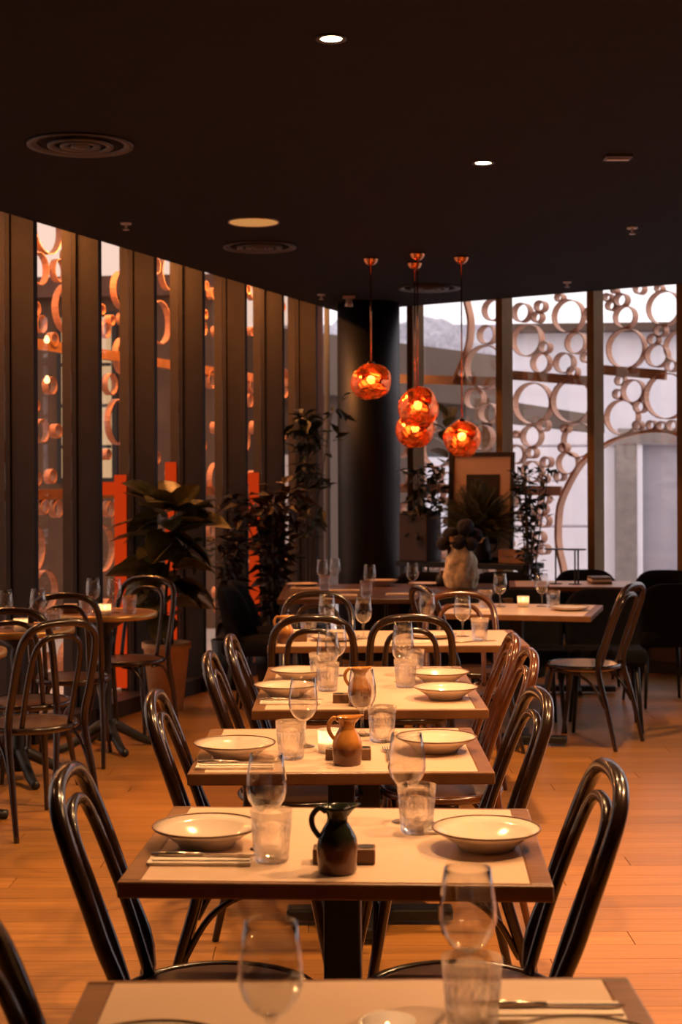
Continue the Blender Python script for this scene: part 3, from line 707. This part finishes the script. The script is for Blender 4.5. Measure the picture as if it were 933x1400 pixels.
# ------------------------------------------------------------------ the row of tables
rect_table('dining_table', 'nearest dining table, its front cut off by the bottom edge', .025, 1.9, .80, .64, .5)
rect_table('dining_table', 'dining table carrying the dark green jug', 0, 3.055, .80, .64, -3)
rect_table('dining_table', 'dining table carrying an amber jug and a lit candle', -.003, 4.105, .775, .68, 0)
rect_table('dining_table', 'long dining table set with four shallow bowls and an amber jug', .09, 5.34, .76, 1.1, 0, legs=(-.28, .28))
rect_table('dining_table', 'wide dining table behind the two chairs whose backs face us', .25, 6.95, 1.16, .68, 0, legs=(0,))
rect_table('dining_table', 'angled dining table with a lit candle in front of black upholstered chairs', .985, 8.44, .9, .74, -15)
rect_table('dining_table', 'large dark wooden table carrying the carved stone vase', .33, 9.85, 1.45, 1.3, 0, M_darkwood, M_darkwood, (-.3, .3))
rect_table('dining_table', 'far dining table by the ring windows with two thin black stands', 1.62, 10.42, .9, .6, -6)
round_table('round bistro table with a candle left of the large potted plant', -1.31, 8.35, .28)
round_table('round bistro table cut off by the left edge, two glasses and candle on it', -1.62, 7.5, .28)
round_table('round bistro table mostly outside the left edge behind the dark chairs', -1.74, 6.5, .28)

# bentwood chairs
chair(-.20, 1.98, -90, 'bentwood chair cut off by the lower left corner beside the nearest table')
chair(-.255, 3.06, -90, 'large bentwood chair left of the table with the dark green jug')
chair(.24, 3.06, 91, 'large bentwood chair right of the table with the dark green jug')
chair(-.21, 4.14, -90, 'bentwood chair left of the table with the amber jug and candle')
chair(.24, 4.13, 95, 'bentwood chair right of the table with the amber jug and candle')
chair(-.14, 5.06, -90, 'nearer bentwood chair on the left of the long four-bowl table')
chair(-.11, 5.62, -90, 'farther bentwood chair on the left of the long four-bowl table')
chair(.335, 5.12, 92, 'nearer reddish bentwood chair on the right of the long four-bowl table', 'red')
chair(.335, 5.62, 90, 'farther reddish bentwood chair on the right of the long four-bowl table', 'red')
chair(-.125, 6.74, 0, 'bentwood chair with its back to us, the one before the small box and amber jug')
chair(.30, 6.74, 0, 'bentwood chair with its back to us behind the glasses of the long four-bowl table')
chair(.60, 7.42, 178, 'reddish bentwood chair facing us across the wide table beside the tumbler', 'red')
chair(-.12, 7.46, 181, 'bentwood chair facing us across the wide table, before the dark wooden table')
chair(.72, 8.25, -70, 'bentwood chair with shiny hoop at the left end of the angled candle table')
chair(1.37, 8.50, 57, 'bentwood chair with a pale lit seat standing out on the floor at right', 'cane')
chair(-1.45, 8.02, 4, 'dark bentwood chair with its back to us at the round table by the potted plant')
chair(-1.25, 8.80, 165, 'dark bentwood chair facing us between round bistro table and potted plant')
chair(-1.50, 7.16, -3, 'dark bentwood chair with its back to us, before the cut-off round table with candle')
chair(-1.36, 6.52, 38, 'dark bentwood chair nearest at the left edge, turned to the window')
# black upholstered chairs
tub(-.50, 9.55, -100, 'black upholstered chair at the left end of the dark wooden table')
tub(-.48, 10.1, -95, 'black upholstered chair at the far left corner of the dark wooden table')
tub(.63, 9.10, 0, 'black upholstered chair just before the carved stone vase, its back to us')
tub(.60, 10.75, 180, 'black upholstered chair behind the dark wooden table, left of the carved stone vase')
tub(1.16, 10.75, 176, 'black upholstered chair behind the dark wooden table, right of the carved stone vase')
tub(1.11, 8.98, 180, 'black upholstered chair behind the angled candle table, the one between the two wine glasses')
tub(1.58, 8.99, 174, 'black upholstered chair behind the angled candle table, beside the pale-seated bentwood chair')
tub(1.80, 10.95, 176, 'black upholstered chair by the ring windows behind the two thin black stands')
tub(2.36, 10.85, 170, 'black upholstered chair furthest right by the ring windows')
tub(2.13, 9.95, 10, 'large black upholstered chair cut by the right edge, its legs on the lit floor')

# ---- nearest table
wine(-.09, 1.86, 'large blurred wine glass on the left of the nearest table'); wine(.176, 2.115, 'large wine glass standing behind the tumbler on the nearest table')
tumbler(.172, 2.0, 'cut-glass tumbler on the nearest table'); candle(.055, 1.875, 'candle at the bottom edge on the nearest table')
plate(-.235, 1.83, 'shallow bowl at the bottom left on the nearest table'); plate(.30, 1.84, 'shallow bowl at the bottom right on the nearest table')
napkin(.285, 2.06, 'folded napkin behind the right bowl of the nearest table'); knife(.28, 2.065, 'knife on the napkin of the nearest table', 0, TOP + .0107)
# ---- green jug table
wine(-.152, 3.0, 'wine glass left of the dark green jug, behind a tumbler'); wine(.139, 3.23, 'wine glass right of the dark green jug, behind a tumbler')
tumbler(-.138, 2.9, 'cut-glass tumbler left of the dark green jug'); tumbler(.155, 3.13, 'cut-glass tumbler right of the dark green jug')
jugg(-.01, 2.82, 'small dark green glazed jug with red-brown base'); block(.003, 2.892, 'wooden block behind the dark green jug', -2)
plate(-.275, 3.03, 'shallow cream bowl left on the table with the dark green jug'); plate(.288, 3.0, 'shallow cream bowl right on the table with the dark green jug')
napkin(-.275, 2.895, 'white folded napkin in front of the left bowl, dark green jug table', -2); knife(-.27, 2.897, 'knife on the napkin beside the left bowl, dark green jug table', -2, TOP + .0107)
napkin(.27, 3.135, 'white folded napkin behind the right bowl, dark green jug table', -3); fork(.25, 3.138, 'fork by the right bowl, dark green jug table', 174, TOP + .0107)
# ---- amber jug and candle table
wine(-.107, 4.14, 'wine glass left of the amber jug with the candle behind it'); wine(.058, 4.32, 'wine glass right of the amber jug with the candle behind it')
tumbler(-.135, 3.96, 'cut-glass tumbler left of the amber jug and candle'); tumbler(.112, 4.21, 'cut-glass tumbler right of the amber jug and candle')
juga(.013, 3.88, 'amber glazed jug with a lit candle behind it'); block(.016, 3.955, 'wooden block behind the amber jug of the candle table'); candle(-.032, 4.05, 'lit candle behind the amber jug')
plate(-.285, 3.98, 'shallow bowl left on the table with amber jug and candle'); plate(.255, 4.06, 'shallow bowl right on the table with amber jug and candle')
napkin(-.275, 3.845, 'folded napkin before the left bowl, amber jug and candle table'); knife(-.27, 3.847, 'knife on the napkin, amber jug and candle table', 0, TOP + .0107); fork(.12, 4.0, 'fork left of the right bowl, amber jug and candle table', 90)
# ---- long table
wine(-.05, 5.36, 'nearer of two overlapping wine glasses left on the long four-bowl table'); wine(-.022, 5.62, 'farther of two overlapping wine glasses left on the long four-bowl table')
tumbler(-.05, 5.22, 'nearer cut-glass tumbler left on the long four-bowl table'); tumbler(-.08, 5.5, 'farther cut-glass tumbler left on the long four-bowl table')
wine(.235, 5.75, 'farther of two overlapping wine glasses right on the long four-bowl table'); wine(.222, 5.44, 'nearer of two overlapping wine glasses right on the long four-bowl table')
tumbler(.268, 5.6, 'farther cut-glass tumbler right on the long four-bowl table'); tumbler(.225, 5.3, 'nearer cut-glass tumbler right on the long four-bowl table')
juga(.058, 4.88, 'amber glazed jug at the near edge of the long four-bowl table'); block(.03, 4.95, 'wooden block behind the amber jug on the long table')
plate(.352, 5.42, 'farther right bowl on the long four-bowl table'); plate(.348, 5.03, 'nearer right bowl on the long four-bowl table')
plate(-.155, 5.5, 'farther left bowl on the long four-bowl table'); plate(-.19, 5.1, 'nearer left bowl on the long four-bowl table')
napkin(-.17, 5.33, 'farther napkin at the left side of the long four-bowl table'); napkin(-.17, 4.93, 'nearer napkin at the left side of the long four-bowl table'); knife(-.17, 5.332, 'farther knife left on the long four-bowl table', 0, TOP + .0107); knife(-.17, 4.932, 'nearer knife left on the long four-bowl table', 0, TOP + .0107)
# ---- wide table
juga(-.255, 6.74, 'amber jug at the left end of the wide table'); sbox(-.2, 6.82, 'small wooden box beside the amber jug on the wide table'); tumbler(-.155, 7.0, 'pale tumbler beside the small box on the wide table')
wine(-.07, 7.09, 'wine glass left on the wide table, near the pale tumbler'); wine(.1, 6.92, 'wine glass in the middle of the wide table'); wine(.565, 7.0, 'wine glass right on the wide table beside a tumbler'); wine(.41, 7.2, 'wine glass at the back edge of the wide table')
tumbler(.63, 6.84, 'tumbler right on the wide table'); flat(.42, 6.95, 'flat plate right on the wide table'); flat(-.03, 6.86, 'flat plate left on the wide table')
napkin(-.04, 7.2, 'folded napkin at the back edge of the wide table', 10); fork(.6, 6.74, 'fork at the right end of the wide table', 20); napkin(.3, 6.72, 'folded napkin at the front edge of the wide table', 3)
# ---- angled candle table
candle(1.04, 8.58, 'lit candle on the angled table before the black chairs'); wine(.91, 8.6, 'wine glass left of the candle on the angled table'); wine(1.15, 8.6, 'wine glass right of the candle on the angled table')
tumbler(1.2, 8.5, 'tumbler right of the candle on the angled table'); flat(1.27, 8.36, 'flat plate at the right end of the angled candle table'); napkin(.78, 8.32, 'folded napkin at the left end of the angled candle table', 8); tumbler(.82, 8.55, 'tumbler left of the candle on the angled table')
# ---- dark wooden table
wine(-.13, 10.15, 'wine glass nearest the left end of the dark wooden table'); wine(-.045, 10.3, 'wine glass second from the left end of the dark wooden table'); wine(.18, 9.55, 'wine glass on the front half of the dark wooden table'); wine(.46, 9.72, 'wine glass left of the carved stone vase')
tumbler(-.11, 9.97, 'tumbler nearest the left end of the dark wooden table'); tumbler(.155, 9.38, 'tumbler at the front edge of the dark wooden table')
flat(-.27, 10.3, 'flat plate at the far left of the dark wooden table'); napkin(-.24, 10.02, 'napkin nearest the left end of the dark wooden table'); napkin(.02, 9.82, 'napkin in the middle of the dark wooden table', 4); napkin(.0, 9.42, 'napkin at the front edge of the dark wooden table', -3)
put('plate', make_plate, 'shallow bowl before the black column on the dark wooden table', (.28, 10.32, TOP)); flat(.57, 10.3, 'flat plate left behind the carved stone vase'); knife(-.24, 10.025, 'knife on the napkin nearest the left end of the dark wooden table', 0, TOP + .0107); napkin(.38, 9.5, 'napkin on the dark wooden table between glass and vase', 2)
tag(obj('jar', lathe(bmesh.new(), [(0, 0), (.035, 0), (.045, .03), (.04, .07), (.022, .09), (.024, .105), (0, .105)], 24), M_iron, smooth=True, loc=(.69, 10.25, TOP)), 'small dark jar beside the carved stone vase', 'jar')
# carved vase with thistles
t = thing('vase', 'large pale carved stone vase with wavy relief on the dark wooden table', 'vase', (.80, 10.0, TOP))
bm = lathe(bmesh.new(), [(0, 0), (.085, 0), (.105, .02), (.115, .08), (.108, .16), (.09, .22), (.07, .26), (.075, .285), (.082, .29), (.07, .285), (.06, .26), (.08, .2), (.09, .05), (0, .03)], 48)
bmesh.ops.subdivide_edges(bm, edges=list(bm.edges), cuts=2, use_grid_fill=True)
for v in bm.verts:
    if .015 < v.co.z < .285 and v.co.xy.length > .055:
        k = 1 + .15 * noise.noise(Vector((v.co.x * 22, v.co.y * 22, v.co.z * 13))); v.co.x *= k; v.co.y *= k
obj('body', bm, M_vase, t, True)
t = thing('thistle_bunch', 'bunch of dark round thistle heads standing in the carved vase', 'flowers', (.80, 10.0, TOP + .24))
for i, (dx, dy, dz, r) in enumerate(((-.07, .02, .12, .052), (.03, .0, .17, .058), (.1, .03, .11, .05), (-.02, -.05, .07, .05), (.06, -.05, .06, .046), (-.12, -.02, .06, .045))):
    bm = bmesh.new(); bmesh.ops.create_icosphere(bm, subdivisions=3, radius=r)
    for v in bm.verts: v.co *= 1 + .12 * (noise.noise(v.co * 90))
    obj('flower_head', bm, M_thistle, t, False, (dx, dy, dz)); obj('stem', tube(bmesh.new(), [(dx * .2, dy * .2, -.08), (dx, dy, dz)], .005, 6), M_stem, t)
def leaf_bm(L, wd, fold=.18, droop=.25, n=6):
    bm = bmesh.new(); rows = []
    for i in range(n + 1):
        q = i / n; w_ = wd * math.sin(PI * min(1, q * .92 + .04)) ** .8 * (1 if i < n else 0.05)
        z = -droop * L * q * q; yy = L * q
        rows.append([bm.verts.new((sx * w_, yy, z + abs(sx) * fold * w_ + .012 * math.sin(q * 9) * abs(sx))) for sx in (-1, -.5, 0, .5, 1)])
    for a, b in zip(rows, rows[1:]):
        for k in range(4): bm.faces.new((a[k], a[k + 1], b[k + 1], b[k]))
    r = bmesh.ops.solidify(bm, geom=list(bm.faces), thickness=.0012)
    return bm
for (dx, dy, dz, a) in ((.02, -.04, .05, 2.0), (.09, -.03, .04, -1.2), (-.05, -.05, .05, 2.7)):
    q = obj('leaf', leaf_bm(.1, .018), M_vase, t, True, (dx, dy, dz)); q.rotation_euler = (R(50), 0, a)

# things on the far table
for x, y, lab in ((1.49, 10.42, 'left of the two thin black stands on the far table'), (1.615, 10.36, 'right of the two thin black stands on the far table')):
    t = thing('serving_stand', lab, 'stand', (x, y, TOP), R(-15))
    obj('shelf', lathe(bmesh.new(), [(0, .238), (.078, .238), (.08, .246), (0, .246)], 32), M_iron, t); obj('post', tube(bmesh.new(), [(0, 0, 0.004), (0, 0, .24)], .006, 8), M_iron, t)
    obj('base', lathe(bmesh.new(), [(0, 0), (.045, 0), (.045, .006), (0, .008)], 24), M_iron, t)
    if x > 1.5: obj('post', tube(bmesh.new(), [(.022, 0, 0.004), (.022, 0, .24)], .006, 8), M_iron, t)
for i in range(3):
    tag(obj('menu_book', newbox((0, 0, .008), (.14, .2, .014), .002), M_napkin if i % 2 else M_block, loc=(1.80, 10.45, TOP + i * .0165)), ('bottom', 'middle', 'top')[i] + ' book of the small pile on the far table', 'book')
# round tables
wine(-1.385, 8.36, 'left wine glass on the round table by the potted plant'); wine(-1.262, 8.32, 'right wine glass on the round table by the potted plant'); candle(-1.29, 8.17, 'lit candle on the round table by the potted plant')
tumbler(-1.17, 8.27, 'right tumbler on the round table by the potted plant'); tumbler(-1.40, 8.2, 'left tumbler on the round table by the potted plant'); sbox(-1.50, 8.3, 'small wooden box on the round table by the potted plant', 10)
wine(-1.68, 7.48, 'wine glass at the left edge on the cut-off round table'); wine(-1.535, 7.58, 'second wine glass on the cut-off round table'); candle(-1.57, 7.33, 'lit candle on the cut-off round table'); tumbler(-1.43, 7.42, 'tumbler on the cut-off round table')
flat(-1.72, 6.5, 'flat plate on the round table outside the left edge')

# ------------------------------------------------------------------ plants
t = thing('potted_plant', 'large leafy plant in a tapered terracotta pot before the red-lit windows', 'plant', (-1.14, 9.75, 0))
pot = obj('pot', lathe(bmesh.new(), [(0, 0), (.105, 0), (.148, .40), (.16, .405), (.16, .44), (.142, .44), (.13, .40), (0, .40)], 36), M_terracotta, t, True)
obj('soil', lathe(bmesh.new(), [(0, .41), (.128, .41), (.128, .402), (0, .402)], 24), M_soil, pot)
for i, (x, y) in enumerate(((-.03, 0), (.03, .02), (0, -.03))):
    P = spline([(x, y, .40), (x * 1.5, y, .7), (x * 2 - .03 + .03 * i, y * 2, 1.0), (x * 4 - .05 + .06 * i, y * 2.5, 1.3)], 5)
    obj('stem', tube(bmesh.new(), P, [.012 - .006 * k / (len(P) - 1) for k in range(len(P))], 8), M_stem, t, True)
LEAF = [leaf_bm(1, .34, .25, .3), leaf_bm(1, .38, .15, .45), leaf_bm(1, .31, .3, .15)]
LM = []
for q in LEAF:
    me = bpy.data.meshes.new('leaf'); bmesh.ops.recalc_face_normals(q, faces=q.faces); q.to_mesh(me); q.free(); me.materials.append(M_leaf)
    for p in me.polygons: p.use_smooth = True
    LM.append(me)
lr = random.Random(11)
def leaf(parent, base, yaw, pitch, L, roll=0, me=None):
    o = link('leaf', me or lr.choice(LM), parent)
    o.matrix_local = Matrix.Translation(base) @ Matrix.Rotation(yaw, 4, 'Z') @ Matrix.Rotation(pitch, 4, 'X') @ Matrix.Rotation(roll, 4, 'Y') @ Matrix.Scale(L, 4)
    return o
for i in range(46):
    z = .62 + .72 * (i / 45) ** .8
    yaw = i * 2.4 + lr.uniform(-.4, .4)
    rad = .03 + .05 * lr.random()
    L = lr.uniform(.22, .32) * (1 if z > .8 else .85)
    leaf(t, (rad * math.cos(yaw + PI / 2) + (.03 if z > 1 else 0), rad * math.sin(yaw + PI / 2), z), yaw, R(lr.uniform(-35, 40)) + (R(15) if z > 1.2 else 0), L, R(lr.uniform(-35, 35)))
for yaw, pitch, z, L in ((1.5, 30, 1.3, .3), (1.7, 0, 1.15, .36), (-1.5, 20, 1.28, .34), (-1.6, -20, 1.15, .36), (-1.3, 5, .98, .34), (1.8, -25, .95, .34), (2.6, 15, 1.3, .3), (-2.4, 10, 1.3, .3), (3.1, -10, .62, .26), (-1.7, -30, .85, .3), (-1.5, 35, 1.1, .36), (-1.45, -35, 1.2, .4), (-1.8, 10, 1.22, .42), (-1.2, -10, .8, .34), (1.4, 15, 1.22, .4), (3.0, 40, 1.3, .26), (2.9, 0, 1.05, .3)):
    leaf(t, (0, -.03, z), yaw, R(pitch), L, R(lr.uniform(-25, 25)))

def shrub(label, x, y, z0, z1, spread, nleaf, m, L, seed, pot_m=M_iron, pot_r=.16, pot_h=.35, stems=4, name='shrub'):
    q = random.Random(seed); t = thing(name, label, 'plant', (x, y, 0))
    obj('pot', lathe(bmesh.new(), [(0, 0), (pot_r * .75, 0), (pot_r, pot_h), (pot_r * .9, pot_h), (pot_r * .85, pot_h - .03), (0, pot_h - .03)], 28), pot_m, t, True)
    tips = []
    for i in range(stems):
        a = q.uniform(0, 6.28); rr_ = spread * q.uniform(.2, .9)
        P = spline([(.02 * math.cos(a), .02 * math.sin(a), pot_h - .04), (rr_ * .3 * math.cos(a), rr_ * .3 * math.sin(a), pot_h + (z1 - pot_h) * .4), (rr_ * .7 * math.cos(a + .3), rr_ * .7 * math.sin(a + .3), pot_h + (z1 - pot_h) * .75), (rr_ * math.cos(a + .4), rr_ * math.sin(a + .4), z1 * q.uniform(.9, 1))], 6)
        obj('stem', tube(bmesh.new(), P, [.008 - .005 * k / (len(P) - 1) for k in range(len(P))], 6), M_stem, t, True); tips += [p for p in P if p.z > z0]
    bm = bmesh.new()
    for i in range(nleaf):
        p = q.choice(tips); a = q.uniform(0, 6.28); l = L * q.uniform(.6, 1.2); wd = l * .26
        T = Matrix.Translation(p) @ Matrix.Rotation(a, 4, 'Z') @ Matrix.Rotation(R(q.uniform(-50, 40)), 4, 'X') @ Matrix.Rotation(R(q.uniform(-40, 40)), 4, 'Y')
        pts = [(0, 0, 0), (-wd, l * .45, .2 * wd), (0, l * .5, -.03 * l), (wd, l * .45, .2 * wd), (0, l, -.15 * l)]
        off = l * .5 if q.random() < .5 else 0
        v = [bm.verts.new(T @ Vector((c[0], c[1] + off, c[2]))) for c in pts]
        bm.faces.new((v[0], v[2], v[1])); bm.faces.new((v[0], v[3], v[2])); bm.faces.new((v[1], v[2], v[4])); bm.faces.new((v[2], v[3], v[4]))
    bmesh.ops.solidify(bm, geom=list(bm.faces), thickness=.0015)
    obj('foliage', bm, m, t, kind='stuff')
    return t
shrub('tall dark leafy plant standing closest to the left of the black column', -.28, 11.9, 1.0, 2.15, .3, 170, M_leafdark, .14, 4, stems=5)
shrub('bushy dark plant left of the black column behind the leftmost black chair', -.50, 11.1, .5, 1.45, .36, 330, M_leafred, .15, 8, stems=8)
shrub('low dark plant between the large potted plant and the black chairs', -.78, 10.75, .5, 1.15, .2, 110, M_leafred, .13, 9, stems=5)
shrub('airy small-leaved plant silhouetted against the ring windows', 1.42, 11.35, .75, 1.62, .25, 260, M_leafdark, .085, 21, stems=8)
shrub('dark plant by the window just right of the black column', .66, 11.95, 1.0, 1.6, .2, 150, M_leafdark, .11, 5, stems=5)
t = shrub('slim rubber plant rising behind the framed picture', .86, 12.14, 1.5, 1.9, .05, 4, M_leafdark, .1, 6, stems=1, name='rubber_plant')
for i in range(10):
    leaf(t, (0, 0, 1.62 + .042 * i), i * 2.3, R(25 + 3 * i), .2, R(10))
# console table with things along the far window
cx, cyy, crz = 0.98, 11.78, R(-33)
t = thing('console_table', 'long black console table along the far window', 'table', (1.0, 11.78, 0), R(-35))
obj('table_top', newbox((0, 0, .82), (1.15, .34, .045), .004), M_frame, t)
for sx in (-.53, .53):
    for sy in (-.13, .13): obj('leg', newbox((sx, sy, .4), (.04, .04, .8), .003), M_frame, t)
CT = .8425
t = thing('framed_picture', 'black framed picture with pink-beige mat leaning behind the fern', 'picture', (1.10, 11.83, CT), R(-20))
w_, h_ = .53, .86
for sx in (-1, 1): obj('frame_bar', newbox((sx * (w_ / 2 - .016), 0, h_ / 2), (.032, .03, h_)), M_frame, t)
for z in (.016, h_ - .016): obj('frame_bar', newbox((0, 0, z), (w_ - .064, .03, .032)), M_frame, t)
obj('mat_board', newbox((0, .004, h_ / 2), (w_ - .06, .01, h_ - .06)), M_mat, t); obj('print', newbox((0.01, -.002, h_ / 2 - .02), (.27, .008, .55)), M_print, t)
for o in list(t.children): o.matrix_local = Matrix.Rotation(R(-4), 4, 'X') @ o.matrix_local
t = thing('planter_box', 'dark square planter on the console right of the black column', 'planter', (.63, 11.95, CT), R(-35))
obj('wall', newbox((0, 0, .19), (.26, .22, .38), .006), M_base, t); obj('soil', newbox((0, 0, .385), (.22, .18, .02)), M_soil, t)
t = thing('pitcher', 'dark pitcher with a round handle holding the fern', 'pitcher', (1.08, 11.62, CT))
obj('body', lathe(bmesh.new(), [(0, 0), (.07, 0), (.085, .03), (.08, .12), (.06, .2), (.065, .26), (.055, .26), (.05, .2), (.06, .03), (0, .02)], 28), M_iron, t, True)
obj('handle', tube(bmesh.new(), spline([(.06, 0, .24), (.11, 0, .24), (.13, 0, .17), (.11, 0, .1), (.08, 0, .08)], 5), .008, 8), M_iron, t, True)
t = thing('fern_bunch', 'big dark green fern bunch standing in the dark pitcher', 'plant', (1.08, 11.62, CT + .2))
bm = bmesh.new(); n = 24
for i in range(n):
    q = i / n; P = Vector((0, q, .1 * math.sin(q * 2.6))); l = .17 * math.sin(PI * (q * .85 + .12)) + .02
    for sx in (-1, 1):
        a = bm.verts.new(P); b_ = bm.verts.new(P + Vector((sx * l * .5, .052, .012))); c_ = bm.verts.new(P + Vector((sx * l, .07, -.03))); d_ = bm.verts.new(P + Vector((sx * l * .5, .027, .004))); bm.faces.new((a, b_, c_, d_))
tube(bm, [(0, k / 8, .1 * math.sin(k / 8 * 2.6)) for k in range(9)], .006, 4)
FR_me = bpy.data.meshes.new('frond'); bm.to_mesh(FR_me); bm.free(); FR_me.materials.append(M_fern)
fr2 = random.Random(5)
for i in range(190):
    yaw = i * 2.4; pit = R(fr2.uniform(-25, 85)); L = fr2.uniform(.25, .39)
    o = link('frond', FR_me, t); o.matrix_local = Matrix.Translation((fr2.uniform(-.02, .02), fr2.uniform(-.02, .02), .06)) @ Matrix.Rotation(yaw, 4, 'Z') @ Matrix.Rotation(pit, 4, 'X') @ Matrix.Rotation(R(fr2.uniform(-50, 50)), 4, 'Y') @ Matrix.Scale(L, 4)
t = thing('wooden_crate', 'reddish wooden crate on the console beside the pitcher', 'crate', (1.34, 11.54, CT), R(-35))
for z in (.025, .08): obj('slat', newbox((0, -.07, z), (.2, .012, .045)), M_terracotta, t); obj('slat', newbox((0, .07, z), (.2, .012, .045)), M_terracotta, t)
for sx in (-.1, .1): obj('side', newbox((sx, 0, .053), (.014, .15, .105)), M_terracotta, t)
obj('base', newbox((0, 0, .006), (.2, .14, .01)), M_terracotta, t)
